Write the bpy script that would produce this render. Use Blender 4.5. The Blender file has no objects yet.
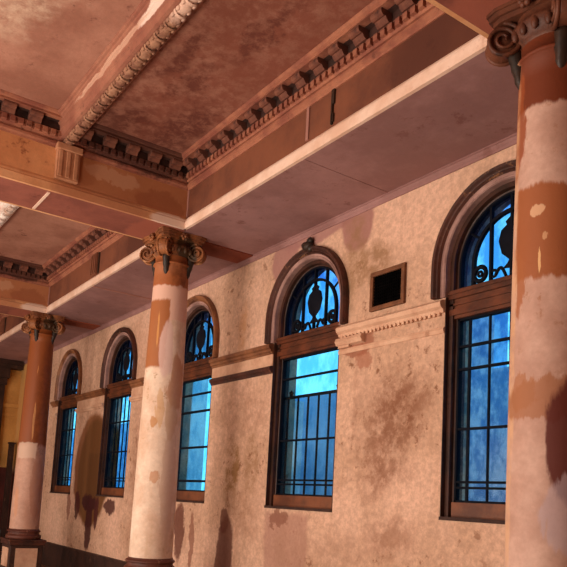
import bpy, bmesh, math, random
from mathutils import Vector, Matrix
random.seed(4)
S = bpy.context.scene
COL = S.collection
PI = math.pi
EYE = 1.6                       # eye height above the floor

# ------------------------------------------------------------------ helpers
def lin(h):
    h = h.lstrip('#')
    out = []
    for i in (0, 2, 4):
        c = int(h[i:i + 2], 16) / 255
        out.append(c / 12.92 if c <= .04045 else ((c + .055) / 1.055) ** 2.4)
    return (*out, 1)


class MB:
    """collects geometry and links it as one mesh object"""
    def __init__(s):
        s.v = []; s.f = []; s.sm = []

    def add(s, vs, fs, smooth=False):
        o = len(s.v)
        s.v += [tuple(p) for p in vs]
        for f in fs:
            s.f.append([i + o for i in f]); s.sm.append(smooth)

    def box(s, x0, x1, y0, y1, z0, z1):
        if x0 > x1: x0, x1 = x1, x0
        if y0 > y1: y0, y1 = y1, y0
        v = [(x0, y0, z0), (x1, y0, z0), (x1, y1, z0), (x0, y1, z0),
             (x0, y0, z1), (x1, y0, z1), (x1, y1, z1), (x0, y1, z1)]
        s.add(v, [(0, 3, 2, 1), (4, 5, 6, 7), (0, 1, 5, 4), (1, 2, 6, 5), (2, 3, 7, 6), (3, 0, 4, 7)])

    def loft(s, rings, closed=True, caps=True, smooth=False):
        n = len(rings[0]); vs = [p for r in rings for p in r]; fs = []
        for i in range(len(rings) - 1):
            for j in range(n if closed else n - 1):
                k = (j + 1) % n
                fs.append((i * n + j, i * n + k, (i + 1) * n + k, (i + 1) * n + j))
        s.add(vs, fs, smooth)
        if caps and closed:
            s.add(rings[0], [tuple(range(n))[::-1]]); s.add(rings[-1], [tuple(range(n))])

    def lathe(s, prof, seg=40, c=(0, 0), smooth=True):
        rings = [[(c[0] + r * math.cos(2 * PI * j / seg), c[1] + r * math.sin(2 * PI * j / seg), z) for j in range(seg)] for r, z in prof]
        s.loft(rings, True, True, smooth)

    def tube(s, pts, r, seg=8, caps=True):
        rings = []; pts = [Vector(p) for p in pts]; ref = None
        for i, p in enumerate(pts):
            t = (pts[min(i + 1, len(pts) - 1)] - pts[max(i - 1, 0)]).normalized()
            if ref is None:
                ref = Vector((0, 0, 1)) if abs(t.z) < .9 else Vector((1, 0, 0))
            a = (ref - t * ref.dot(t)).normalized(); b = t.cross(a); ref = a
            rr = r[i] if isinstance(r, (list, tuple)) else r
            rings.append([p + a * rr * math.cos(2 * PI * j / seg) + b * rr * math.sin(2 * PI * j / seg) for j in range(seg)])
        s.loft(rings, True, caps, True)

    def ellipsoid(s, c, rx, ry, rz, seg=14, rg=9, rot=None):
        rings = []
        for i in range(rg + 1):
            a = PI * i / rg; a = min(max(a, .06), PI - .06)
            ring = []
            for j in range(seg):
                p = Vector((rx * math.sin(a) * math.cos(2 * PI * j / seg), ry * math.sin(a) * math.sin(2 * PI * j / seg), -rz * math.cos(a)))
                if rot: p = rot @ p
                ring.append(p + Vector(c))
            rings.append(ring)
        s.loft(rings, True, True, True)

    def prism(s, poly, fn, d0, d1, smooth=False):
        """poly of 2-D points, fn(u, v, d) -> 3-D point"""
        s.loft([[fn(u, v, d0) for u, v in poly], [fn(u, v, d1) for u, v in poly]], True, True, smooth)

    def build(s, name, mat, parent=None, bevel=0):
        me = bpy.data.meshes.new(name)
        me.from_pydata(s.v, [], s.f)
        for p, q in zip(me.polygons, s.sm): p.use_smooth = q
        bm = bmesh.new(); bm.from_mesh(me); bmesh.ops.recalc_face_normals(bm, faces=bm.faces); bm.to_mesh(me); bm.free()
        me.materials.append(mat)
        o = bpy.data.objects.new(name, me); COL.objects.link(o)
        if parent: o.parent = parent
        if bevel:
            m = o.modifiers.new('bevel', 'BEVEL'); m.width = bevel; m.segments = 2; m.limit_method = 'ANGLE'
        return o


def tag(o, label=None, cat=None, group=None, kind=None):
    if label: o['label'] = label
    if cat: o['category'] = cat
    if group: o['group'] = group
    if kind: o['kind'] = kind
    return o


def empty(name, loc=(0, 0, 0)):
    o = bpy.data.objects.new(name, None); COL.objects.link(o); o.location = loc; o.empty_display_size = .2
    return o


# ------------------------------------------------------------------ materials
class NT:
    def __init__(s, name):
        s.m = bpy.data.materials.new(name); s.m.use_nodes = True
        s.t = s.m.node_tree; s.t.nodes.clear()
        s.out = s.n('ShaderNodeOutputMaterial')
        s.co = s.n('ShaderNodeTexCoord').outputs['Object']

    def n(s, k, **kw):
        o = s.t.nodes.new(k)
        for a, b in kw.items(): setattr(o, a, b)
        return o

    def l(s, a, b): s.t.links.new(a, b)

    def put(s, sock, v):
        if hasattr(v, 'links') or hasattr(v, 'is_linked'): s.l(v, sock)
        else: sock.default_value = v

    def math(s, op, a, b=0., clamp=False):
        n = s.n('ShaderNodeMath', operation=op, use_clamp=clamp); s.put(n.inputs[0], a); s.put(n.inputs[1], b); return n.outputs[0]

    def vmath(s, op, a, b=None):
        n = s.n('ShaderNodeVectorMath', operation=op); s.put(n.inputs[0], a)
        if b is not None: s.put(n.inputs[1], b)
        return n.outputs['Value'] if op == 'LENGTH' else n.outputs['Vector']

    def noise(s, scale, detail=4, rough=.6, vec=None, col=False, dist=0):
        n = s.n('ShaderNodeTexNoise'); s.l(vec if vec is not None else s.co, n.inputs['Vector'])
        n.inputs['Scale'].default_value = scale; n.inputs['Detail'].default_value = detail; n.inputs['Roughness'].default_value = rough
        n.inputs['Distortion'].default_value = dist
        return n.outputs['Color' if col else 'Fac']

    def rng(s, v, a, b, c=0., d=1., smooth=True):
        n = s.n('ShaderNodeMapRange'); n.interpolation_type = 'SMOOTHSTEP' if smooth else 'LINEAR'
        s.put(n.inputs['Value'], v)
        for k, q in zip(('From Min', 'From Max', 'To Min', 'To Max'), (a, b, c, d)): n.inputs[k].default_value = q
        return n.outputs[0]

    def mix(s, f, a, b, mode='MIX'):
        n = s.n('ShaderNodeMix', data_type='RGBA', blend_type=mode)
        s.put(n.inputs[0], f); s.put(n.inputs[6], a); s.put(n.inputs[7], b); return n.outputs[2]

    def stretch(s, v):
        return s.vmath('MULTIPLY', s.co, v)


def paint(name, c1, c2, scale=1.5, blobs=(), rough=.75, bump=.25, speck=None, specks=9., streak=None, fine=.16, lo=.36, hi=.64, spec=.3, grainv=(1, 1, 1)):
    """old plaster or paint: two tones, fine mottling, flaking, and patches that have their own place and outline"""
    t = NT(name)
    c = t.mix(t.rng(t.noise(scale, 6, .65), lo, hi), lin(c1), lin(c2))
    f = t.noise(22, 5, .7)
    c = t.mix(t.rng(f, .3, .75, fine, 0), c, (.12, .07, .045, 1))
    if streak:                                  # run-off down the surface
        sv = t.stretch((3.2, 3.2, .55))
        c = t.mix(t.math('MULTIPLY', t.rng(t.noise(1.3, 5, .6, sv), .55, .74), streak[1]), c, lin(streak[0]))
    if speck:
        m = t.math('MULTIPLY', t.rng(t.noise(specks, 6, .72), .56, .66), t.rng(t.noise(.8, 3, .5), .45, .6))
        c = t.mix(t.math('MULTIPLY', m, speck[1]), c, lin(speck[0]))
    if blobs:
        wob = t.vmath('SUBTRACT', t.noise(3.2, 6, .68, t.stretch(grainv), col=True), (.5, .5, .5))
        grain = t.noise(6.5, 7, .72)
        wob2 = t.vmath('SUBTRACT', t.noise(14, 4, .7, t.stretch(grainv), col=True), (.5, .5, .5))
    for b in blobs:
        ctr, rad, colr, amt = b[:4]; amp = b[4] if len(b) > 4 else .5; box = len(b) > 5 and b[5]
        soft = b[6] if len(b) > 6 else .12
        p = t.vmath('ADD', t.co, t.vmath('MULTIPLY', wob, (amp, amp, amp)))
        p = t.vmath('ADD', p, t.vmath('MULTIPLY', wob2, (amp * .25,) * 3))
        p = t.vmath('MULTIPLY', t.vmath('SUBTRACT', p, tuple(ctr)), tuple(1 / r for r in rad))
        if box:
            sx = t.n('ShaderNodeSeparateXYZ'); t.l(t.vmath('ABSOLUTE', p), sx.inputs[0])
            d = t.math('MAXIMUM', t.math('MAXIMUM', sx.outputs[0], sx.outputs[1]), sx.outputs[2])
        else:
            d = t.vmath('LENGTH', p)
        m = t.rng(d, 1 - soft, 1 + soft, 1, 0)
        if soft > .18: m = t.math('MULTIPLY', m, t.rng(grain, .36, .60, .25, 1))
        c = t.mix(t.math('MULTIPLY', m, amt), c, lin(colr))
    p = t.n('ShaderNodeBsdfPrincipled'); t.l(c, p.inputs['Base Color'])
    p.inputs['Roughness'].default_value = rough; p.inputs['Specular IOR Level'].default_value = spec
    if bump:
        bn = t.n('ShaderNodeBump'); bn.inputs['Strength'].default_value = bump; bn.inputs['Distance'].default_value = .02
        t.l(t.math('ADD', t.noise(7, 6, .7), t.math('MULTIPLY', f, .5)), bn.inputs['Height']); t.l(bn.outputs[0], p.inputs['Normal'])
    t.l(p.outputs[0], t.out.inputs[0])
    return t.m


def glass(name, c1, c2, scale, gloss=.025):
    """textured window glass: light passes through with a mottled tint"""
    t = NT(name)
    c = t.mix(t.rng(t.noise(scale, 4, .65, t.stretch((1, 1, .6))), .38, .62), lin(c1), lin(c2))
    tr = t.n('ShaderNodeBsdfTransparent'); t.l(c, tr.inputs[0])
    gl = t.n('ShaderNodeBsdfGlossy'); gl.inputs['Roughness'].default_value = .15
    gl.inputs['Color'].default_value = (.8, .9, 1, 1)
    mx = t.n('ShaderNodeMixShader'); mx.inputs[0].default_value = gloss
    t.l(tr.outputs[0], mx.inputs[1]); t.l(gl.outputs[0], mx.inputs[2]); t.l(mx.outputs[0], t.out.inputs[0])
    return t.m


def W(z): return z + EYE


WALLB = [  # patches on the window wall: centre, radii, colour, amount, raggedness, boxy
    # brown patch between the two farthest windows and the dark red runs beneath it
    ((-13.20, 4.8, W(.42)), (.92, .6, 1.06), '#7a4620', .9, .18, False, .06),
    ((-13.10, 4.8, W(.35)), (.80, .6, 1.03), '#66401f', .95, .16, False, .08),
    ((-12.85, 4.8, W(.30)), (.55, .6, .40), '#5e3a1c', .95, .1, True, .08),
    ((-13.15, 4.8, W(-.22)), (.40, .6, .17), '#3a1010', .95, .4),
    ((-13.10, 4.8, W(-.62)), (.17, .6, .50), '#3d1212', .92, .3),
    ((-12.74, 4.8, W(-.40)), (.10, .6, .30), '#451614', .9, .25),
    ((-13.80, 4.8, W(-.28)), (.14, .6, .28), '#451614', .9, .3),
    ((-14.3, 4.8, W(-.3)), (.10, .6, .3), '#6a3424', .7, .3),
    ((-12.15, 4.8, W(-.26)), (.26, .6, .13), '#451614', .9, .35),
    ((-18.2, 4.8, W(1.9)), (.85, .8, 1.45), '#d09a54', .9, .1, True), ((-18.2, 4.8, W(-.5)), (.85, .8, .9), '#5e1f1a', .9, .1, True),
    # below the third and between third and fourth window
    ((-9.40, 4.8, W(-.50)), (.16, .6, .42), '#5a281c', .85, .35), ((-9.0, 4.8, W(-.6)), (.08, .6, .4), '#7a4432', .7, .3),
    ((-6.75, 4.8, W(-.5)), (.42, .6, .36), '#a07264', .6, .15, True, .1), ((-6.9, 4.8, W(-.22)), (.2, .6, .1), '#7a4a38', .7, .4),
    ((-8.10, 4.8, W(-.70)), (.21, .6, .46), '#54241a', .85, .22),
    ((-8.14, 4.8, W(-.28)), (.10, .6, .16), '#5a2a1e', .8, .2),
    ((-8.02, 4.8, W(.38)), (.20, .6, .42), '#7c5424', .85, .4, False, .4),
    ((-7.55, 4.8, W(.45)), (.14, .6, .4), '#86603c', .65, .4, False, .5),
    ((-7.95, 4.8, W(2.25)), (.10, .6, .34), '#b07640', .5, .2, False, .4),
    ((-7.75, 4.8, W(1.1)), (.5, .6, .3), '#8c6044', .5, .7, False, .5), ((-7.7, 4.8, W(-.2)), (.4, .6, .3), '#8c6044', .5, .7, False, .5), ((-6.1, 4.8, W(-.6)), (.9, .6, .25), '#98705a', .45, .7, False, .5), ((-5.55, 4.8, W(.9)), (.15, .6, .5), '#98705a', .45, .6, False, .5),
    # mauve repair patches above the fourth window
    ((-7.05, 4.8, W(2.95)), (.28, .6, .30), '#a0716a', .85, .12),
    ((-6.45, 4.8, W(3.2)), (.75, .6, .20), '#9b6c66', .85, .15),
    ((-5.70, 4.8, W(3.05)), (.26, .6, .34), '#96665f', .85, .12),
    # worn brickwork and blotches on the pier with the vent
    ((-5.62, 4.8, W(1.70)), (.26, .6, .14), '#8a4f38', .75, .35),
    ((-5.50, 4.8, W(1.52)), (.14, .6, .12), '#9a5a42', .6, .35),
    ((-5.40, 4.8, W(2.50)), (.32, .6, .18), '#85603e', .75, .5, False, .4),
    ((-5.75, 4.8, W(2.62)), (.16, .6, .5), '#8a6644', .65, .5, False, .4),
    ((-5.05, 4.8, W(.80)), (.32, .6, .50), '#7c4e36', .85, .7, False, .5),
    ((-5.30, 4.8, W(.35)), (.18, .6, .30), '#82543c', .7, .6, False, .5),
    ((-4.75, 4.8, W(1.05)), (.24, .6, .22), '#82543c', .7, .6, False, .5),
    ((-5.05, 4.8, W(-.30)), (.35, .6, .20), '#8a5c44', .6, .6, False, .5),
    ((-11.5, 4.8, W(2.4)), (.5, .6, .6), '#a8785c', .4, .5, False, .5),
    ((-10.95, 4.8, W(.6)), (.35, .6, .9), '#84543c', .6, .5, False, .5),
]
M = {}
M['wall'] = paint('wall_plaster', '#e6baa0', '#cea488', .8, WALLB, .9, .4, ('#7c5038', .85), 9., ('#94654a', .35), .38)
M['wall_end'] = paint('ochre_plaster', '#d8a058', '#c08a48', 1.5)
M['dado'] = paint('maroon_paint', '#5e1f1a', '#43140f', 2)
M['nave'] = paint('nave_ceiling_paint', '#b07c68', '#93604e', 1.0, [
    ((-5.0, .95, 5.6), (1.3, .5, .5), '#dcc2a8', .8, 1.0, False, .5),
    ((-4.3, .9, 5.6), (.5, .8, .5), '#e2cbb2', .6, 1.0, False, .5),
    ((-6.9, .55, 5.6), (.5, .4, .5), '#96503e', .8, .5),
    ((-5.0, 2.9, 5.6), (2.6, .75, .5), '#7c4232', .8, .5, False, .2),
    ((-6.9, 3.2, 5.6), (.7, .25, .5), '#4e231c', .7, .6, False, .5),
    ((-7.1, 2.6, 5.6), (.4, .3, .5), '#4e231c', .65, .7, False, .5),
    ((-5.6, 2.55, 5.6), (.5, .12, .5), '#582a20', .7, .6, False, .4), ((-4.9, 3.0, 5.6), (.5, .10, .5), '#5a2c22', .7, .6, False, .4),
    ((-5.9, 2.9, 5.6), (.4, .12, .5), '#5a2c22', .7, .8, False, .4),
], .85, .25, ('#5c2a20', .8), 5., None, .18)
M['aisle'] = paint('aisle_ceiling_paint', '#a07672', '#8a625e', 1.1, [], .8, .15, ('#6e4038', .6), 6., None, .12)
M['face'] = paint('panel_paint', '#7e4830', '#603324', 1.0, [((1.9, 0, .35), (.7, .4, .6), '#4e281c', .7, .3)], .8, .15, ('#3a1a16', .6), 5., None, .18)  # dark patch puts the shade near the right column into the paint
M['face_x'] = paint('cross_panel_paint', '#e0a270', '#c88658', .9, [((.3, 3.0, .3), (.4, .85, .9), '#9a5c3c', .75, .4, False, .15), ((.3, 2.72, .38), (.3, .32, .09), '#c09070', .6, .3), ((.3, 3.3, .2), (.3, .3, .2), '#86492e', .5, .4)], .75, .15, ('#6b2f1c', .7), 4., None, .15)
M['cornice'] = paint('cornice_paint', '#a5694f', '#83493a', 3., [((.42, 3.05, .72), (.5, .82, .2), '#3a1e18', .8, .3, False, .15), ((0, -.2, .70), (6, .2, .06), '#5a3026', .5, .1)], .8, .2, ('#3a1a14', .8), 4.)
M['bracket'] = paint('bracket_paint', '#7c4a38', '#5a3228', 5., [], .85, .2, ('#2a1410', .8), 9.)
M['modillion'] = paint('modillion_gap_shade', '#3c1f1a', '#281411', 4., [], .85, .2, None, 5.)  # recess band: shade in the gaps between brackets is put into this dark colour
M['fascia'] = paint('cream_fascia_paint', '#ecccb8', '#dcb49c', 2.5, [], .6, .1, ('#a0603e', .4), 6., None, .06)
M['fascia_x'] = paint('tan_fascia_paint', '#e2aa7c', '#cc8e60', 1.5, [((.37, 3.47, .04), (.3, .28, .1), '#e0c4b2', .95, .12), ((.37, 2.6, .06), (.3, .55, .2), '#a06244', .6, .3)], .65, .1, ('#7c3a24', .6), 4.)
M['rib'] = paint('rib_paint', '#a06a54', '#875040', 2., [((.35, -.11, -.08), (.50, .03, .055), '#e2cabc', .85, .10), ((-.8, -.115, -.07), (.9, .02, .03), '#c49c86', .7, .08)], .75, .2, ('#4c2820', .7), 6.)
M['rib_white'] = paint('rib_flaked_paint', '#efe2d8', '#c89a84', 3., [], .75, .2, ('#8a5a48', .7), 6.)
M['ornament'] = paint('ornament_paint', '#a0745a', '#704434', 9., [((.75, 0, -.25), (.4, .3, .3), '#d8b4a0', .7, .3)], .8, .2, ('#4c2419', .9), 12.)
M['ornament_white'] = paint('ornament_flaked_paint', '#f2e8e0', '#b8937e', 6., [], .8, .2, ('#6c4434', .8), 10.)
M['pilaster'] = paint('pilaster_paint', '#c48e6c', '#a8704e', 2., [], .75, .15, ('#7a402c', .6), 6.)
M['soffit_x'] = paint('beam_soffit_paint', '#945444', '#7c4236', 1.2, [((0, 3.4, 0), (.5, .3, .3), '#a05a46', .7, .2)], .75, .15, ('#5a2a20', .6), 4.)
M['redband'] = paint('red_band_paint', '#8a3f28', '#743020', 2.)
M['seam'] = paint('seam_paint', '#a9776a', '#96665a', 2.)
M['brownmould'] = paint('brown_moulding_paint', '#94603e', '#6a3e28', 3., [], .5, .2, ('#3a1a10', .8), 7.)
M['darkmould'] = paint('dark_moulding_paint', '#4e2418', '#2e120d', 4., [], .6, .35, ('#a87450', .5), 14.)
M['cream'] = paint('cream_moulding', '#dab093', '#c49478', 2., [], .8, .2, ('#8a5a40', .6), 8.)
M['reveal'] = paint('mauve_arch_plaster', '#b08a80', '#8d6a62', 3., [], .8, .2, ('#5a3a30', .6), 8.)
M['wood'] = paint('window_wood', '#45241a', '#27130d', 3., [], .5, .2, ('#150a07', .7), 8.)
M['wood_rail'] = paint('sill_rail_wood', '#7c4526', '#552b18', 3., [], .5, .2, ('#2a140c', .7), 6.)
M['transom'] = paint('transom_wood', '#6a351d', '#3e1c10', 3., [], .45, .2, ('#2a120a', .7), 8.)
M['sill'] = paint('sill_dark', '#3a2018', '#2a1410', 3.)
M['lead'] = paint('window_bar', '#0e101a', '#090a12', 6., [], .7, 0, None, 9., None, 0, .36, .64, .1)
M['iron'] = paint('guard_iron', '#0d0d12', '#08080c', 6., [], .7, 0, None, 9., None, 0, .36, .64, .1)
M['base'] = paint('dark_skirting', '#3c231c', '#22120f', 3., [], .5, .3, ('#6a4634', .6), 6.)
M['basered'] = paint('maroon_base_paint', '#6e3a2c', '#4e241c', 4., [], .5, .2, ('#b88a70', .6), 8.)
M['floor'] = paint('brown_floor', '#8a6a56', '#6e5242', 2., [], .4, .15)
M['ochre'] = paint('ochre_trim', '#d8a058', '#b07a40', 1.5)
M['paleskirt'] = paint('pale_skirting', '#b9b6bb', '#9a98a2', 2.)
M['vent'] = paint('vent_frame_paint', '#7c4c2e', '#5e361f', 5., [], .6, .2)
M['ventmesh'] = paint('vent_mesh', '#0a0808', '#050404', 8., [], 1., 0, None, 9., None, 0, .36, .64, 0)
M['gold'] = paint('capital_paint', '#a06238', '#6a3a20', 5., [((.25, .05, W(2.98)), (.12, .14, .22), '#2a2418', .8, .2)], .55, .3, ('#d4a070', .5), 9., None, .25)
M['capshade'] = paint('capital_paint_shaded', '#6b3a26', '#4a2418', 5., [], .5, .3, ('#241512', .7), 9., None, .2)  # capital paint darkened, with the right capital's shadow in the colour
M['leaf'] = paint('leaf_paint', '#1d1a18', '#2f1d14', 6., [], .45, .3)
M['outside'] = paint('boundary_render', '#a6d2f4', '#8fc0ea', 1.0, [], .9, .1)
M['white'] = paint('white_render', '#eef2f4', '#dfe6ea', 1.0, [], .9, .1)
M['dirt'] = paint('outside_ground', '#77716a', '#66605a', 1.0)
M['bulb'] = None
# glass of each window
M['glass_a'] = glass('clear_rippled_glass', '#f2fbff', '#c8e6f5', 3)
M['glass_b'] = glass('mottled_glass', '#fbfeff', '#b4d6ee', 11)
M['glass_fan'] = glass('stained_fan_glass', '#e2eef8', '#a8cbe6', 5, .03)
M['glass_ring'] = glass('stained_ring_glass', '#d8dcf2', '#98aedd', 6, .03)

# ------------------------------------------------------------------ main dimensions (z above the floor)
YW = 4.8                        # window wall, inner face
YC = 3.70                       # column line
YF = 3.68                       # nave face of the long beam
ZS = W(3.19)                    # beam soffit and aisle ceiling
ZN = W(4.0)                     # nave ceiling
XE = -18.9                      # far end wall
WINX = [-14.92, -12.16, -9.34, -6.55, -3.77]
HW, ZSILL, ZSPR, RA = .635, W(-.09), W(2.2), .635
BEAMS = [-2.63, -7.90, -13.41]  # centres of the cross beams
BH = .32
X1 = 3.4


def struct(o, label=None, cat=None):
    return tag(o, label, cat, None, 'structure')


# ------------------------------------------------------------------ window wall with arched openings
def wall_right():
    m = MB(); TH = .36; top = ZS + .4
    arc = [(RA * math.cos(PI * i / 28), RA * math.sin(PI * i / 28)) for i in range(29)]
    xs = [XE]
    for a, b in zip(WINX[:-1], WINX[1:]): xs.append((a + b) / 2)
    xs.append(-2.2)
    def q(x0, x1, z0, z1, y):
        m.add([(x0, y, z0), (x1, y, z0), (x1, y, z1), (x0, y, z1)], [(0, 1, 2, 3)])
    for y in (YW, YW + TH):
        for i, xc in enumerate(WINX):
            L, R = xs[i], xs[i + 1]
            q(L, xc - HW, 0, top, y); q(xc + HW, R, 0, top, y); q(xc - HW, xc + HW, 0, ZSILL, y)
            for (a, b), (c, d) in zip(arc[:-1], arc[1:]):
                m.add([(xc + c, y, ZSPR + d), (xc + a, y, ZSPR + b), (xc + a, y, top), (xc + c, y, top)], [(0, 1, 2, 3)])
        q(-2.2, X1, 0, top, y)
    for xc in WINX:
        path = [(-HW, ZSILL), (-HW, ZSPR)] + [(a, ZSPR + b) for a, b in arc[::-1]] + [(HW, ZSPR), (HW, ZSILL), (-HW, ZSILL)]
        for (a, b), (c, d) in zip(path[:-1], path[1:]):
            m.add([(xc + a, YW, b), (xc + c, YW, d), (xc + c, YW + TH, d), (xc + a, YW + TH, b)], [(0, 1, 2, 3)])
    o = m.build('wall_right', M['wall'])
    # only merge the seams, keep the faces facing the room
    bm = bmesh.new(); bm.from_mesh(o.data); bmesh.ops.remove_doubles(bm, verts=bm.verts, dist=.0005)
    bmesh.ops.recalc_face_normals(bm, faces=bm.faces); bm.to_mesh(o.data); bm.free()
    struct(o, 'stained pink plaster wall pierced by a row of arched windows', 'wall')


wall_right()

m = MB(); m.box(XE - .2, X1 + .2, -7.2, YW + .4, -.2, 0); struct(m.build('floor', M['floor']), 'dark floor at the foot of the columns', 'floor')
m = MB(); m.box(XE, X1, -7.0, YF + .3, ZN, ZN + .2); struct(m.build('ceiling', M['nave']), 'stained terracotta coffered ceiling over the hall', 'ceiling')
m = MB(); m.box(XE, X1, YF, YW, ZS, ZS + .03); struct(m.build('ceiling_aisle', M['aisle']), 'flat mauve brown ceiling between the columns and window wall', 'ceiling')
m = MB(); m.box(XE - .2, XE, -7.0, YW + .4, 0, ZN + .2); struct(m.build('wall_end', M['wall_end']), 'ochre end wall beyond the farthest column', 'wall')
m = MB(); m.box(X1, X1 + .2, -7.0, YW + .4, 0, ZN + .2); struct(m.build('wall_near', M['wall']))
m = MB(); m.box(XE, X1, -7.2, -7.0, 0, ZN + .2); struct(m.build('wall_left', M['wall']))
# end wall: maroon dado, pale skirting, dark cornice board, dark pilaster beside a doorway
m = MB(); m.box(XE, XE + .03, -7, YW, .5, W(.42)); m.box(XE, XE + .05, -7, YW, W(.42), W(.47))
struct(m.build('trim_1', M['dado']), 'maroon dado on the ochre end wall', 'dado')
m = MB(); m.box(XE, XE + .05, -7, YW, 0, .5); struct(m.build('baseboard_end', M['paleskirt']), 'pale skirting along the end wall', 'skirting')
m = MB(); m.box(XE, XE + .22, -7, YW - .02, W(2.98), W(3.08)); m.box(XE, XE + .30, -7, YW - .02, W(3.08), W(3.18))
struct(m.build('trim_2', M['base']), 'dark cornice across the top of the end wall', 'cornice')
m = MB(); m.box(XE, XE + .06, -7, YW, W(2.0), W(2.1)); m.box(XE, XE + .04, -7, YW, W(1.78), W(1.84))
struct(m.build('trim_3', M['wall_end']), 'ochre string course on the end wall', 'moulding')
m = MB(); m.box(XE + .25, XE + .37, 4.60, 4.72, 0, W(1.06)); m.box(XE + .23, XE + .39, 4.58, 4.74, W(1.06), W(1.10)); m.box(XE + .23, XE + .39, 4.58, 4.74, 0, .12)
struct(m.build('trim_20', M['base']), 'dark post in the far corner of the hall', 'post')
d = empty('door_1', (XE, 3.93, 0)); struct(d, 'dark wooden doorway at the far end of the aisle', 'doorway')
for s_ in (-1, 1):
    m = MB(); y = .36 * s_
    m.box(0, .14, y - .11, y + .11, 0, W(2.55)); m.box(0, .18, y - .14, y + .14, 0, .4)
    m.box(0, .20, y - .14, y + .14, W(2.55), W(2.72)); m.box(0, .26, y - .18, y + .18, W(2.72), W(2.98))
    m.build('door_frame', M['base'], d)
m = MB(); m.box(0, .05, -.25, .25, 0, W(2.0)); m.box(.05, .07, -.18, .18, .3, 1.4); m.box(.05, .07, -.18, .18, 1.6, W(1.85)); m.build('door_panel', M['wood'], d)
m = MB(); m.box(0, .12, -.25, .25, W(2.0), W(2.15)); m.build('lintel', M['base'], d)

# skirting of the window wall, in two steps
m = MB(); m.box(XE + .06, X1, YW - .05, YW, 0, W(-1.16)); m.box(XE + .06, X1, YW - .07, YW, W(-1.16), W(-1.12))
struct(m.build('baseboard_right', M['base']), 'tall dark skirting at the foot of the window wall', 'skirting')


def sweep(m, prof, fn, t0, t1):
    """closed profile [(off, z)] swept between t0 and t1; fn(off, z, t) -> point"""
    m.loft([[fn(a, b, t0) for a, b in prof], [fn(a, b, t1) for a, b in prof]], True, True)


# moulding where the aisle ceiling meets the window wall
m = MB()
sweep(m, [(0, ZS - .07), (.012, ZS - .07), (.016, ZS - .05), (.03, ZS - .035), (.035, ZS - .015), (.05, ZS - .01), (.05, ZS), (0, ZS)],
      lambda a, b, t: (t, YW - a, b), XE, X1)
struct(m.build('trim_4', M['aisle']), 'slim cove moulding between aisle ceiling and window wall', 'moulding')

# ------------------------------------------------------------------ string course, one length per pier
def string_piece(name, x0, x1, style, label):
    root = empty(name, ((x0 + x1) / 2, YW, 0)); struct(root, label, 'moulding')
    h = (x1 - x0) / 2; f = lambda a, b, t: (t, -a, b)
    if style == 'brown':
        m = MB(); sweep(m, [(0, W(1.79)), (.02, W(1.79)), (.025, W(1.815)), (.045, W(1.825)), (.05, W(1.85)), (.075, W(1.865)), (.08, W(1.905)), (.06, W(1.915)), (0, W(1.92))], f, -h, h)
        m.build('upper_moulding', M['brownmould'], root)
        m = MB(); sweep(m, [(0, W(1.64)), (.012, W(1.64)), (.012, W(1.79)), (0, W(1.79))], f, -h, h); m.build('frieze', M['cream'], root)
        m = MB(); sweep(m, [(0, W(1.55)), (.02, W(1.55)), (.03, W(1.575)), (.05, W(1.59)), (.055, W(1.63)), (.035, W(1.64)), (0, W(1.645))], f, -h, h)
        m.build('lower_moulding', M['darkmould' if x1 > -8 else 'cream'], root)
    else:
        m = MB(); sweep(m, [(0, W(1.79)), (.02, W(1.79)), (.03, W(1.82)), (.06, W(1.84)), (.07, W(1.88)), (.05, W(1.90)), (0, W(1.91))], f, -h, h)
        t = -h + .04
        while t < h - .05:
            m.box(t, t + .03, -.028, 0, W(1.765), W(1.80)); t += .058
        m.build('upper_moulding', M['cream'], root)
        m = MB(); sweep(m, [(0, W(1.60)), (.012, W(1.60)), (.02, W(1.63)), (.012, W(1.655)), (0, W(1.66))], f, -h, h); m.build('lower_moulding', M['cream'], root)
        m = MB()
        sweep(m, [(0, W(1.68)), (.05, W(1.69)), (.075, W(1.73)), (.06, W(1.765)), (0, W(1.77))], f, -h, -h + .42)
        m.box(-h + .02, -h + .20, -.04, 0, W(1.66), W(1.70)); m.build('broken_stub', M['cream'], root)


E_ = HW + .004
string_piece('trim_5', WINX[4] + E_, -2.3, 'cream', 'cream string course right of the nearest window')
string_piece('trim_6', WINX[3] + E_, WINX[4] - E_, 'cream', 'cream dentilled string course below the black vent')
string_piece('trim_7', WINX[2] + E_, WINX[3] - E_, 'brown', 'brown double string course between the second and third nearest windows')
string_piece('trim_8', WINX[1] + E_, WINX[2] - E_, 'brown', 'brown string course behind the middle column')
string_piece('trim_9', WINX[0] + E_, WINX[1] - E_, 'brown', 'brown string course between the two farthest windows')
string_piece('trim_10', WINX[0] - E_ - .35, WINX[0] - E_, 'brown', 'dark stub of string course left of the farthest window')

# ------------------------------------------------------------------ windows
def upath(r, z0, n=30, zc=ZSPR):
    """points and outward directions of a round-headed path, from the left foot to the right foot"""
    out = [((-r, z0), (-1, 0)), ((-r, zc), (-1, 0))]
    for i in range(1, n):
        a = PI - PI * i / n; out.append(((r * math.cos(a), zc + r * math.sin(a)), (math.cos(a), math.sin(a))))
    return out + [((r, zc), (1, 0)), ((r, z0), (1, 0))]


def usweep(m, prof, r, z0, smooth=False):
    """prof [(outward, y)] closed, swept round the head"""
    m.loft([[(p[0] + n[0] * a, b, p[1] + n[1] * a) for a, b in prof] for p, n in upath(r, z0)], True, True, smooth)


def ufill(m, r, z0, y0, y1):
    poly = [p for p, n in upath(r, z0)]
    m.prism(poly, lambda u, v, d: (u, d, v), y0, y1)


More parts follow.
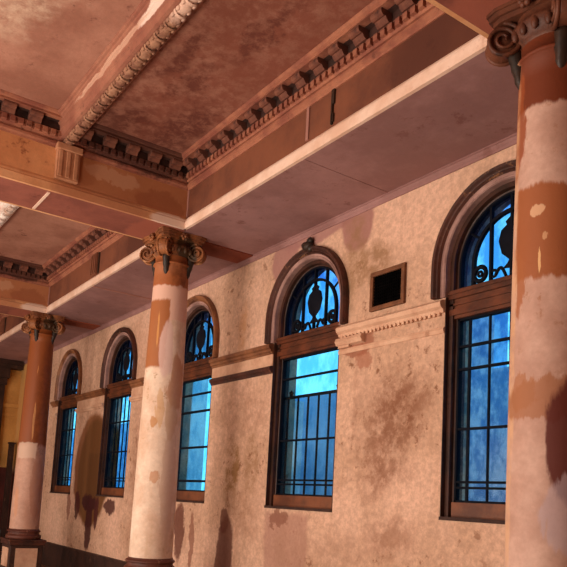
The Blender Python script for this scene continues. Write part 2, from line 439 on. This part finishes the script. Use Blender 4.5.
def ringbar(m, cx, cz, rx, rz, y, r, n=24, a0=0, a1=2 * PI):
    m.tube([(cx + rx * math.cos(a0 + (a1 - a0) * i / n), y, cz + rz * math.sin(a0 + (a1 - a0) * i / n)) for i in range(n + 1)], r, 6)


GY = .115                        # glass plane behind the wall face
def window(i, xc, label, hors, verts, vz, pane, arch_mat, guard=False, keystone=False):
    root = empty('window_%d' % i, (xc, YW, 0)); struct(root, label, 'window')
    zb, zt, zf = W(.07), W(1.73), W(2.0)
    # surround moulding standing proud of the wall
    m = MB(); usweep(m, [(.028, 0), (.028, -.035), (.042, -.055), (.055, -.045), (.065, -.05), (.08, -.07), (.105, -.075), (.118, -.05), (.118, 0)], .65, W(1.93))
    m.build('arch_moulding', M[arch_mat], root)
    m = MB(); usweep(m, [(0, 0), (0, -.02), (.010, -.026), (.018, -.018), (.030, -.02), (.040, -.030), (.040, 0)], .638, W(1.93)); m.build('inner_moulding', M['reveal'], root)
    m = MB(); usweep(m, [(0, -.018), (0, .05), (-.006, .05), (-.006, -.018)], HW - .0005, W(1.93)); m.build('arch_reveal', M['reveal'], root)
    for s_ in (-1, 1):
        m = MB(); m.box(s_ * (HW - .008), s_ * (HW - .0005), -.004, .05, ZSILL + .03, W(1.93)); m.build('jamb_lining', M['wood'], root)
    if keystone:
        m = MB(); m.ellipsoid((.02, -.05, W(2.98)), .085, .05, .06); m.ellipsoid((.05, -.04, W(3.04)), .05, .035, .045); m.ellipsoid((-.05, -.04, W(3.01)), .05, .035, .04)
        m.ellipsoid((.08, -.05, W(2.94)), .05, .04, .05)
        tag(m.build('keystone', M['leaf'], root), 'dark weathered keystone ornament')
    # frame: deep wooden lining with a stop
    m = MB(); usweep(m, [(0, .045), (0, .20), (-.072, .20), (-.072, .10), (-.055, .09), (-.05, .045)], HW - .001, ZSILL)
    m.build('frame', M['wood'], root)
    m = MB(); m.box(-HW + .073, HW - .073, .06, .19, ZSILL + .03, zb); m.build('bottom_rail', M['wood_rail'], root)
    m = MB(); m.box(-HW + .002, HW - .002, -.02, .20, ZSILL - .0, ZSILL + .03); m.build('sill', M['sill'], root)
    m = MB(); w = HW - .003
    m.box(-w, w, .06, .2, zt, zf); m.box(-w, w, .04, .2, zt + .03, zt + .085); m.box(-w, w, .045, .2, zt + .12, zt + .14); m.box(-w, w, .03, .2, zf - .09, zf - .05); m.box(-w, w, .015, .2, zf - .05, zf - .015)
    m.build('transom', M['transom'], root)
    # lower light
    iw = HW - .073
    m = MB(); m.box(-iw, iw, GY, GY + .008, zb, zt); m.build('pane', M[pane], root)
    m = MB()
    for h, r in hors: m.box(-iw, iw, GY - .02, GY + .02, W(h) - r, W(h) + r)
    for v, r in verts: m.box(v - r, v + r, GY - .007, GY + .014, zb, vz)
    for s_ in (-1, 1): m.box(s_ * (iw - .01) - .01, s_ * (iw - .01) + .01, GY - .025, GY + .025, zb, zt)
    m.box(-iw, iw, GY - .025, GY + .025, zb, zb + .02); m.box(-iw, iw, GY - .025, GY + .025, zt - .02, zt)
    m.build('glazing_bars', M['lead'], root)
    if guard:
        m = MB(); y = GY + .05
        m.box(-iw, iw, y - .015, y + .015, W(1.235), W(1.265))
        for k in range(6):
            x = -.5 + k * .2; m.box(x - .009, x + .009, y - .009, y + .009, W(.07), W(1.25))
        for x in (-.45, .45):
            m.tube([(x, y, W(1.25)), (x, y, W(1.29)), (x, y, W(1.31)), (x, y, W(1.34))], [.02, .022, .03, .004], 8)
        tag(m.build('guard_rail', M['iron'], root), 'black iron guard behind the lower glass')
    # fanlight: outer ring of dark stained glass, light inside, tracery with an urn
    ro, ri = HW - .073, .41
    m = MB(); usweep(m, [(0, GY), (0, GY + .008), (ro - ri, GY + .008), (ro - ri, GY)], ri, zf); m.build('fanlight_ring', M['glass_ring'], root)
    m = MB(); ufill(m, ri, zf, GY, GY + .008); m.build('fanlight_pane', M['glass_fan'], root)
    m = MB(); usweep(m, [(-.014, GY - .02), (-.014, GY + .02), (.014, GY + .02), (.014, GY - .02)], ri, zf)
    usweep(m, [(-.02, GY - .025), (-.02, GY + .025), (.0, GY + .025), (.0, GY - .025)], ro, zf)
    for x in (-.22, 0, .22):
        m.box(x - .011, x + .011, GY - .018, GY + .018, zf, ZSPR + math.sqrt(ro * ro - x * x) - .005)
    for a in (35, 145):
        ca, sa = math.cos(math.radians(a)), math.sin(math.radians(a))
        m.tube([(ri * ca, GY, ZSPR + ri * sa), (ro * ca, GY, ZSPR + ro * sa)], .012, 6)
    m.box(-ro, ro, GY - .02, GY + .02, zf, zf + .02)
    m.build('tracery', M['lead'], root)
    m = MB(); zc = W(2.36)                        # urn on a scrolled foot, in thick leading
    m.lathe([(.012, zc - .27), (.10, zc - .26), (.05, zc - .22), (.03, zc - .19), (.11, zc - .12), (.145, zc), (.12, zc + .09), (.06, zc + .13), (.075, zc + .16), (.02, zc + .2), (.008, zc + .27)], 16, (0, 0))
    m.v = [(x, GY + y * .16, z) for x, y, z in m.v]
    m.build('urn', M['lead'], root)
    for s_ in (-1, 1):
        m = MB(); ringbar(m, .34 * s_, W(2.11), .065, .065, GY, .022); ringbar(m, .34 * s_, W(2.11), .022, .022, GY, .014, 12)
        m.build('roundel', M['lead'], root)
        m = MB(); m.tube([(s_ * (.06 + .11 * t), GY, W(2.03 + .07 * math.sin(t * PI) + .03 * t)) for t in [k / 10 for k in range(11)]], .016, 6)
        ringbar(m, s_ * .19, W(2.08), .03, .03, GY, .014, 12); m.build('scroll', M['lead'], root)
    return root


V3 = [(-.27, .007), (-.09, .007), (.09, .007), (.27, .007)]
H4 = [(.20, .010), (.25, .010), (.72, .010), (1.26, .010)]
V5 = [(-.44, .011), (-.22, .008), (0, .009), (.22, .009), (.42, .009)]
window(5, WINX[0], 'farthest arched window, left of the brown wall patch', H4, V3, W(1.73), 'glass_b', 'brownmould')
window(4, WINX[1], 'arched window just left of the middle column, right of the brown wall patch', H4, V3, W(1.73), 'glass_b', 'darkmould')
window(3, WINX[2], 'arched window partly behind the middle column, plain bright lower glass', [(.22, .016), (.71, .014), (1.24, .014), (1.5, .012)], [], W(1.73), 'glass_a', 'brownmould')
window(2, WINX[3], 'arched window with a railing across its lower glass and keystone above', H4[:3] + [(1.47, .01)], [], W(1.25), 'glass_a', 'darkmould', True, True)
window(1, WINX[4], 'large near arched window cut off by the right column', H4 + [(1.47, .01)], V5, W(1.73), 'glass_b', 'darkmould')

# ------------------------------------------------------------------ ventilation grille
v = empty('wall_vent', (-5.17, YW, W(2.185))); tag(v, 'square black ventilation grille in a brown frame on the wall', 'vent', None, 'thing')
m = MB()
a, b, w_ = .25, .205, .045
for x0, x1, z0, z1 in ((-a, a, b - w_, b), (-a, a, -b, -b + w_), (-a, -a + w_, -b + w_, b - w_), (a - w_, a, -b + w_, b - w_)): m.box(x0, x1, -.035, 0, z0, z1)
m.build('frame', M['vent'], v, .006)
m = MB(); m.box(-a + w_, a - w_, -.008, 0, -b + w_, b - w_)
for k in range(9): z = -b + w_ + .03 + k * .033; m.box(-a + w_, a - w_, -.018, -.008, z - .006, z + .006)
for k in range(12): x = -a + w_ + .03 + k * .032; m.box(x - .004, x + .004, -.016, -.008, -b + w_, b - w_)
m.build('grille', M['ventmesh'], v)

# ------------------------------------------------------------------ beams with coffer mouldings
CORN = [(0, 3.77), (.05, 3.77), (.06, 3.79), (.06, 3.845), (.085, 3.85), (.085, 3.855), (0, 3.855)]
MBAND = [(0, 3.855), (.07, 3.855), (.07, 3.945), (.19, 3.945), (.19, 3.95), (0, 3.95)]
CROWN = [(0, 3.95), (.205, 3.942), (.205, 3.965), (.225, 3.975), (.24, 3.995), (.24, 4.0), (0, 4.0)]
BEAD = [(0, 3.69), (.012, 3.69), (.018, 3.705), (.04, 3.72), (.042, 3.745), (.028, 3.755), (.028, 3.77), (0, 3.77)]
FASC = [(0, 3.19), (.035, 3.19), (.035, 3.275), (.022, 3.285), (.018, 3.31), (.004, 3.335), (0, 3.34)]
def MODP():      # scroll bracket outline: projection, height
    return [(.07, 3.945), (.07, 3.86), (.11, 3.852), (.13, 3.868), (.145, 3.892), (.165, 3.888), (.185, 3.896), (.194, 3.918), (.19, 3.945)]


mod_mesh = {}
def face(root, fn, t0, t1, mats, skip=(), key=None, off=0.0, mods=True):
    """mouldings of one beam face in root-local space; fn(projection, z, t) -> point"""
    g = lambda pr: [(a, W(b)) for a, b in pr]
    m = MB(); sweep(m, g(FASC), fn, t0, t1); m.build('fascia', M[mats[0]], root)
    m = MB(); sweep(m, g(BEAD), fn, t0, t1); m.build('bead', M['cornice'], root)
    m = MB(); sweep(m, g(CORN), fn, t0, t1)
    t = t0 + .02
    while t < t1 - .05:
        P = [fn(a, W(b), tt) for tt in (t, t + .05) for a, b in ((.055, 3.79), (.095, 3.79), (.095, 3.85), (.055, 3.85))]
        m.add(P, [(0, 1, 2, 3), (7, 6, 5, 4), (0, 4, 5, 1), (1, 5, 6, 2), (2, 6, 7, 3), (3, 7, 4, 0)]); t += .085
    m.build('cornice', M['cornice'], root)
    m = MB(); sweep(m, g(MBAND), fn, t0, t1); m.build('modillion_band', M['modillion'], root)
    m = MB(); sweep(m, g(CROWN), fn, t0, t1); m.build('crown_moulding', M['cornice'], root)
    if not mods: return
    n = int((t1 - t0 - .5) / .27)
    base = None
    for k in range(n + 1):
        t = t0 + .25 + (t1 - t0 - .5) * k / n
        if any(a < t < b for a, b in skip): continue
        if base is None:
            mm = MB(); mm.prism([(a, W(b)) for a, b in MODP()], lambda u, z, d: Vector(fn(u, z, t + d)) - Vector(fn(0, W(3.9), t)), -.065, .065)
            base = mm.build('modillion', M['bracket'], root)
            o = base
        else:
            o = base.copy(); COL.objects.link(o); o.parent = root
        o.location = fn(0, W(3.9), t)


def cross_beam(xc, label, pil=True):
    root = empty('ceiling_beam', (xc, 0, ZS)); tag(root, label, 'beam', None, 'thing')
    L = lambda p: (p[0], p[1], p[2] - ZS)
    y0 = -6.98
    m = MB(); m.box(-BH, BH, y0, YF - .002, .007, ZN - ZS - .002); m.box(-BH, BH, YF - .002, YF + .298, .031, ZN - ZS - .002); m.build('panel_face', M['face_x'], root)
    for sgn in (1, -1):
        face(root, lambda a, z, t: (sgn * (BH + a), t, z - ZS), y0, YF - .002, ('fascia_x',), [(2.02, 2.30)], mods=True)
        if sgn == 1 or xc > -5:
            # pilaster bracket carrying the narrow rib
            m = MB(); X = lambda a: sgn * (BH + a)
            m.box(X(0), X(.07), 2.06, 2.31, W(3.34) - ZS, W(3.69) - ZS)
            for y in (2.075, 2.16, 2.245): m.box(X(.07), X(.085), y, y + .045, W(3.36) - ZS, W(3.66) - ZS)
            m.box(X(0), X(.10), 2.045, 2.325, W(3.66) - ZS, W(3.73) - ZS)
            m.build('pilaster', M['pilaster'], root, .006)
    m = MB(); m.box(-BH, BH, y0, YF - .002, 0, .006); m.build('soffit', M['soffit_x'], root)
    m = MB()     # line across the soffit
    m.box(-BH + .03, BH - .03, 2.02, 2.05, -.008, 0); m.build('soffit_bead', M['fascia'], root)
    return root


cross_beam(BEAMS[1], 'ornate cross beam resting on the middle column', True)
cross_beam(BEAMS[0], 'cross beam resting on the right column at the top edge', False)
cross_beam(BEAMS[2], 'darker cross beam resting on the far left column', False)


def long_beam(x0, x1, label, scar=None):
    xm = (x0 + x1) / 2
    root = empty('ceiling_beam', (xm, YF, ZS)); tag(root, label, 'beam', None, 'thing')
    h = (x1 - x0) / 2
    m = MB(); m.box(-h, h, 0, .298, .031, ZN - ZS - .002); m.build('panel_face', M['face'], root)
    face(root, lambda a, z, t: (t, -a, z - ZS), -h, h, ('fascia',))
    if scar:
        m = MB(); m.box(scar - .02, scar + .02, -.012, 0, W(3.36) - ZS, W(3.69) - ZS); m.build('plaster_strip', M['seam'], root)
        m = MB(); x = scar + .40
        m.box(x - .03, x - .005, -.02, 0, W(3.38) - ZS, W(3.46) - ZS); m.box(x - .02, x, -.02, 0, W(3.55) - ZS, W(3.69) - ZS); m.box(x - .04, x - .02, -.02, 0, W(3.36) - ZS, W(3.69) - ZS)
        m.build('broken_bracket', M['leaf'], root)
    else:
        m = MB(); x = xm * 0
        m.box(x - .11, x + .11, -.05, 0, W(3.34) - ZS, W(3.69) - ZS)
        for k in (-.08, 0, .08): m.box(x + k - .02, x + k + .02, -.065, -.05, W(3.36) - ZS, W(3.66) - ZS)
        m.build('pilaster', M['face'], root, .006)
        m = MB(); m.box(x + .115, x + .14, -.02, 0, W(3.36) - ZS, W(3.69) - ZS); m.build('broken_bracket', M['leaf'], root)
    # line of the panel end beside each cross beam
    for sx in (-1, 1):
        m = MB(); m.box(sx * (h - .035), sx * (h - .005), -.012, 0, W(3.35) - ZS, W(3.69) - ZS); m.build('corner_bead', M['seam'], root)


long_beam(BEAMS[1] + BH, BEAMS[0] - BH, 'long beam with cream lower edge between middle and right columns', .12)
long_beam(BEAMS[2] + BH, BEAMS[1] - BH, 'long beam with cream lower edge left of the middle column')
long_beam(XE, BEAMS[2] - BH, 'long beam beyond the far left column')
long_beam(BEAMS[0] + BH, X1, 'long beam past the right column')


def rib(x0, x1, label, ma='rib', mo='ornament'):
    xm = (x0 + x1) / 2; h = (x1 - x0) / 2
    root = empty('ceiling_rib', (xm, 2.16, ZN)); tag(root, label, 'beam', None, 'thing')
    half = [(.18, 0), (.18, -.016), (.168, -.024), (.15, -.028), (.142, -.045), (.128, -.05), (.122, -.07), (.108, -.075), (.10, -.13), (.108, -.136), (.106, -.15), (.092, -.156), (.082, -.20), (.088, -.206), (.086, -.22), (.06, -.225)]
    prof = half + [(-a, b) for a, b in half[::-1]]
    m = MB(); m.loft([[(t, a, b) for a, b in prof] for t in (-h, h)], True, True); m.build('rib_body', M[ma], root)
    m = MB(); m.loft([[(t, .052 * math.cos(PI + PI * k / 8), -.235 + .03 * math.sin(PI + PI * k / 8)) for k in range(9)] for t in (-h, h)], False, False, True)
    t = -h + .08
    while t < h - .06:
        m.ellipsoid((t, 0, -.258), .06, .045, .016, 10, 6)
        for a in (-1, 1):
            m.ellipsoid((t + .045, a * .045, -.246), .032, .018, .016, 8, 5); m.ellipsoid((t - .045, a * .045, -.246), .032, .018, .016, 8, 5)
        m.loft([[(t + .092 + q, .058 * math.cos(PI + PI * k / 6), -.235 + .046 * math.sin(PI + PI * k / 6)) for k in range(7)] for q in (-.014, .014)], False, False, True)
        t += .185
    m.build('egg_moulding', M[mo], root)


rib(BEAMS[1] + BH, BEAMS[0] - BH, 'narrow ceiling rib with egg moulding crossing the nearest coffer')
rib(BEAMS[2] + BH, BEAMS[1] - BH, 'whitish ceiling rib in the coffer behind the cross beam', 'rib_white', 'ornament_white')

# aisle ceiling: red bands opposite the columns and thin battens in mid bay
for i, xc in enumerate((-7.94, -13.42, -2.63)):
    m = MB(); m.box(xc - .2, xc + .2, YF + .3, YW - .05, ZS - .015, ZS); 
    struct(m.build('trim_%d' % (11 + i), M['redband']), ['red painted band on the aisle ceiling behind the middle column', 'red band on the aisle ceiling behind the far left column', 'red band on the aisle ceiling behind the right column'][i], 'ceiling band')
for i, xc in enumerate((-10.72, -5.2)):
    # each of the two shows as a faint line
    m = MB(); m.box(xc - .02, xc + .02, YF, YW - .05, ZS - (.012 if i == 0 else .004), ZS)
    struct(m.build('trim_%d' % (14 + i), M['seam' if i == 0 else 'aisle']), ['thin batten across the aisle ceiling left of the middle column', 'thin batten across the aisle ceiling right of the middle column'][i], 'batten')

# ------------------------------------------------------------------ columns
def dirv(deg): a = math.radians(deg); return Vector((math.cos(a), math.sin(a), 0))
def cblob(deg, z, rw, rz, col, amt, amp=.12, box=False, soft=.1):
    """a patch on a shaft: direction, height, half-width, half-height"""
    d = dirv(deg) * .24
    return ((d.x, d.y, W(z)), (rw, rw, rz), col, amt, amp, box, soft)


def band(z0, z1, col, amt=1., amp=.12):
    return ((0, 0, W((z0 + z1) / 2)), (9, 9, (z1 - z0) / 2), col, amt, amp, True, .03)


OR = '#9c5526'
GV = (2.2, 2.2, .55)
SH = {
 'mid': paint('shaft_paint_middle', '#ead2bc', '#d6b298', 2.2, [
    band(2.1, 2.56, '#d8ae9a'), band(2.53, 3.4, OR, .95), cblob(5, 2.72, .12, .22, '#5e3018', .8, .15, False, .3), cblob(-75, 1.93, .15, .42, '#9c5a2a', .95, .1, True, .05), cblob(-25, 1.75, .09, .36, '#d2b0a6', .8, .15),
    cblob(-55, 2.0, .02, .30, '#cf9454', .7, .03), cblob(15, 1.35, .12, .34, '#b8805c', .75, .25), cblob(5, .9, .08, .25, '#c29a78', .6, .2), cblob(-48, .85, .05, .07, '#b87e46', .8, .15), cblob(-30, 1.0, .05, .25, '#c89a68', .6, .2), cblob(-28, .2, .05, .07, '#b87848', .6, .15), cblob(10, .1, .10, .7, '#c8a48e', .6, .25)], .6, .15, ('#a0744a', .7), 9., ('#b89068', .5), .16, .36, .64, .3, GV),
 'right': paint('shaft_paint_right', '#cba594', '#b48b7a', 2.2, [
    band(2.46, 3.4, '#6b3018'), cblob(-125, 2.40, .09, .36, '#8a4422', .9, .2), cblob(-70, 2.5, .02, .15, '#c08a58', .7, .05), cblob(-40, 1.66, .30, .29, '#94522a', .95, .16, True, .06), cblob(-78, 1.78, .045, .04, '#cfa27e', .9, .12), cblob(-74, 1.5, .014, .10, '#dcae7a', .9, .06), cblob(-65, 1.62, .02, .03, '#c89870', .8, .08),
    cblob(-108, 1.35, .05, .2, '#9a5a34', .85, .2), cblob(-128, 1.0, .05, 2.2, '#d8a87e', .6, .1, False, .3), cblob(-100, .72, .10, .12, '#9c623c', .7, .3), cblob(-60, .66, .34, .12, '#9a6240', .8, .25), cblob(-25, .42, .17, .36, '#58201a', .95, .16), cblob(-20, .0, .2, .22, '#b09a9e', .6, .3)], .65, .15, ('#94603c', .7), 9., ('#a8704a', .55), .16, .36, .64, .3, GV),
 'far': paint('shaft_paint_far', '#cfa28c', '#b98a74', 2.2, [band(.76, 3.4, '#8a4a24'), cblob(-22, 2.2, .02, .2, '#c8884e', .7, .06), cblob(-18, 1.2, .02, .35, '#cf945c', .75, .06), cblob(20, 1.4, .15, 1.2, '#5e2c14', .6, .1, False, .4),
    cblob(-35, .66, .16, .14, '#d2b29c', .8, .1, True), cblob(20, .0, .12, .6, '#a8745c', .7, .2), cblob(-60, -.3, .06, .3, '#c88a62', .6, .2)], .5, .15, ('#7c4a2c', .6), 8., None, .16, .36, .64, .3, GV)}


def column(key, x, y, label):
    CM = M['capshade' if key == 'right' else 'gold']
    root = empty('column', (x, y, 0)); tag(root, label, 'column', None, 'thing')
    zb = W(-.92)
    # pedestal
    ped = MB(); p = .285
    ped.box(-p, p, -p, p, .10, zb - .10); pd = ped.build('pedestal', M['base'], root, .008)
    c = MB(); c.box(-p - .04, p + .04, -p - .04, p + .04, 0, .10); c.build('plinth', M['darkmould'], root, .01)
    c = MB(); c.box(-p - .025, p + .025, -p - .025, p + .025, zb - .10, zb - .03); c.box(-p - .04, p + .04, -p - .04, p + .04, zb - .035, zb)
    c.build('pedestal_moulding', M['darkmould'], root, .01)
    for ax in range(4):
        q = MB(); d = dirv(ax * 90); s_ = Vector((-d.y, d.x, 0)); P = []
        for dep in (p, p + .012):
            for u, v in ((-.19, .2), (.19, .2), (.19, zb - .15), (-.19, zb - .15)): P.append(d * dep + s_ * u + Vector((0, 0, v)))
        q.loft([P[:4], P[4:]]); q.build('pedestal_panel', M['cream'], pd)
    # attic base
    b = MB(); pr = [(.30, zb)]
    for k in range(9): a = -PI / 2 + PI * k / 8; pr.append((.278 + .03 * math.cos(a), zb + .04 + .04 * math.sin(a)))
    pr += [(.278, zb + .085), (.270, zb + .095), (.268, zb + .110), (.276, zb + .12)]
    for k in range(9): a = -PI / 2 + PI * k / 8; pr.append((.272 + .02 * math.cos(a), zb + .138 + .018 * math.sin(a)))
    pr += [(.266, zb + .16), (.262, zb + .18)]
    b.lathe(pr, 48); b.build('base', M['basered'], root)
    # shaft with entasis
    sh = MB(); z0, z1 = zb + .18, W(2.80); pr = []
    for k in range(25):
        t = k / 24; pr.append((.256 - .046 * t ** 1.6, z0 + (z1 - z0) * t))
    pr += [(.225, z1), (.232, z1 + .012), (.225, z1 + .028), (.208, z1 + .03), (.210, W(2.93))]
    sh.lathe(pr, 56); sh.build('shaft', SH[key], root)
    # angular Ionic capital
    cap = MB(); cap.lathe([(.205, W(2.90)), (.215, W(2.92)), (.225, W(2.925)), (.255, W(2.96)), (.275, W(3.0)), (.27, W(3.03)), (.24, W(3.04)), (.24, W(3.11))], 48)
    for k in range(20):                     # egg and dart round the echinus
        d = dirv(k * 18 + 9) * .262; cap.ellipsoid((d.x, d.y, W(2.975)), .026, .026, .042, 8, 6)
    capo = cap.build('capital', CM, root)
    ab = MB(); poly = []
    for s4 in range(4):
        a0 = s4 * 90 - 45
        for k in range(9):
            t = k / 9; r = .405 - .14 * math.sin(PI * min(max((t - .06) / .88, 0), 1)) ** .8
            a = math.radians(a0 + 90 * t); poly.append((r * math.cos(a), r * math.sin(a)))
    for sc, za, zc in ((.93, 3.095, 3.13), (1.0, 3.13, 3.165), (1.04, 3.165, 3.188)):
        ab.prism([(u * sc, v * sc) for u, v in poly], lambda u, v, d: (u, v, d), W(za), W(zc))
    ab.build('abacus', CM, capo)
    for s4 in range(4):
        a0 = 45 + 90 * s4; d = dirv(a0); n = Vector((-d.y, d.x, 0)); ctr = d * .318 + Vector((0, 0, W(2.975)))
        vo = MB()
        ring = lambda r, o: [ctr + n * o + d * r * math.cos(2 * PI * j / 24) + Vector((0, 0, r * math.sin(2 * PI * j / 24))) for j in range(24)]
        vo.loft([ring(.02, -.05), ring(.095, -.045), ring(.10, -.035), ring(.092, 0), ring(.10, .035), ring(.095, .045), ring(.02, .05)], True, True, True)
        for o in (-.05, .05):
            pts = []
            for k in range(46):
                th = PI * .5 + k / 45 * 2 * PI * 2.3; r = .108 * (1 - k / 45) ** .9 + .012
                pts.append(ctr + n * o * (1 + .35 * k / 45) - d * r * math.cos(th) * -1 + Vector((0, 0, r * math.sin(th))))
            vo.tube(pts, [.017 - .008 * k / 45 for k in range(46)], 6)
        # roll running from the volute back under the abacus
        vo.tube([ctr + Vector((0, 0, .10)) - d * q for q in (0, .06, .12)], [.03, .035, .03], 8)
        vo.build('volute', CM, capo)
        # leaf drop hanging from the volute and drop in the middle of each face
        lf = MB()
        c0 = d * .25
        lf.tube([c0 - d * .008 * k + Vector((0, 0, W(2.955 - .04 * k))) for k in range(9)], [.03, .042, .046, .040, .043, .034, .036, .024, .006], 10)
        lf.build('leaf_drop', M['leaf'], capo)
        e = dirv(a0 + 45); fl = MB()
        for k in range(6):
            w = dirv(a0 + 45 + 60 * k) ; fl.ellipsoid(e * .30 + Vector((-e.y, e.x, 0)) * .032 * math.cos(k * PI / 3) + Vector((0, 0, W(3.13) + .032 * math.sin(k * PI / 3))), .022, .022, .022, 8, 6)
        fl.ellipsoid(e * .32 + Vector((0, 0, W(3.13))), .02, .02, .02, 8, 6)
        fl.build('rosette', CM, capo)
    return root


column('mid', -7.93, YC, 'middle column with cream and orange peeling paint between the arched windows')
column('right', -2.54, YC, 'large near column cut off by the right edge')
column('far', -13.36, YC + .01, 'orange brown column with pale foot near the far end wall')

# ------------------------------------------------------------------ outside, seen through the glass
m = MB(); m.box(-60, 10, YW + .4, 60, -.6, -.4); struct(m.build('ground', M['dirt']), None)
m = MB(); m.box(-13.0, -6.6, 8.0, 8.3, -.4, W(2.0)); m.box(-40, -16.2, 8.0, 8.3, -.4, W(2.0)); m.box(-7.3, -6.42, 8.0, 8.3, W(2.0), W(3.05)); m.box(-6.6, 2., 8.0, 8.3, -.4, W(2.0)) 
struct(m.build('wall_outside', M['outside']), 'blue grey boundary wall outside the windows', 'wall')
m = MB(); m.box(-16.1, -15.42, 8.0, 8.4, -.4, W(6)); struct(m.build('wall_pier', M['white']), 'white pier outside the window behind the middle column', 'pier')

m = MB(); m.box(-11.15, -10.85, 7.85, 8.0, -.4, W(1.9)); struct(m.build('wall_pier', M['white']), 'white pier outside the window with the railing', 'pier')

# ------------------------------------------------------------------ light
w = bpy.data.worlds.new('sky'); S.world = w; w.use_nodes = True
nt = w.node_tree; nt.nodes.clear()
tc = nt.nodes.new('ShaderNodeTexCoord'); sp = nt.nodes.new('ShaderNodeSeparateXYZ'); nt.links.new(tc.outputs['Generated'], sp.inputs[0])
rp = nt.nodes.new('ShaderNodeValToRGB'); nt.links.new(sp.outputs[2], rp.inputs[0])
rp.color_ramp.elements[0].position = 0.0; rp.color_ramp.elements[0].color = lin('#68cdee')
rp.color_ramp.elements[1].position = .5; rp.color_ramp.elements[1].color = lin('#62b6e6')
bg = nt.nodes.new('ShaderNodeBackground'); nt.links.new(rp.outputs[0], bg.inputs[0]); bg.inputs[1].default_value = 2.1
wo = nt.nodes.new('ShaderNodeOutputWorld'); nt.links.new(bg.outputs[0], wo.inputs[0])


def area(name, loc, target, sx, sy, power, col):
    l = bpy.data.lights.new(name, 'AREA'); l.shape = 'RECTANGLE'; l.size = sx; l.size_y = sy; l.energy = power; l.color = col[:3]
    o = bpy.data.objects.new(name, l); COL.objects.link(o); o.location = loc
    o.rotation_euler = (Vector(target) - Vector(loc)).to_track_quat('-Z', 'Y').to_euler()
    return o


WARM = (1, .865, .735)
# tall windows of the opposite side of the hall
for x, e in ((-16.5, 110), (-12.5, 70), (-8.5, 250), (-4.5, 460)):
    area('window_light', (x, -6.9, 2.2), (x, 4, 2.4), 2.0, 3.2, e, WARM)
# added fill lights aimed up, imitating bounce from the floor, out of frame
for x, e in ((-14.5, 85), (-11., 95), (-7.0, 155), (-3.0, 165)):
    area('bounce_fill', (x, -1.5, .5), (x - .3, 1.2, 6), 1.2, 1.2, e, (1, .84, .70))

# ------------------------------------------------------------------ camera
cam = bpy.data.cameras.new('camera'); co = bpy.data.objects.new('camera', cam); COL.objects.link(co)
r = Vector((.57451564, .81675082, .0533843)); u = Vector((.0678794, -.11254229, .99132569)); f = Vector((-.81567406, .56590841, .12009786))
mt = Matrix((r, u, -f)).transposed().to_4x4(); mt.translation = (0, 0, EYE); co.matrix_world = mt
cam.sensor_width = 36; cam.lens = 713.357 / 567 * 36; cam.shift_y = (414.73 - 283.5) / 567; cam.shift_x = .5 / 567
cam.clip_start = .05; cam.clip_end = 200
S.camera = co
S.view_settings.view_transform = 'Standard'; S.view_settings.look = 'None'; S.view_settings.gamma = 1; S.view_settings.use_curve_mapping = False
S.view_settings.exposure = 0.0
S.cycles.use_denoising = True
S.cycles.max_bounces = 6
S.cycles.sample_clamp_indirect = 6
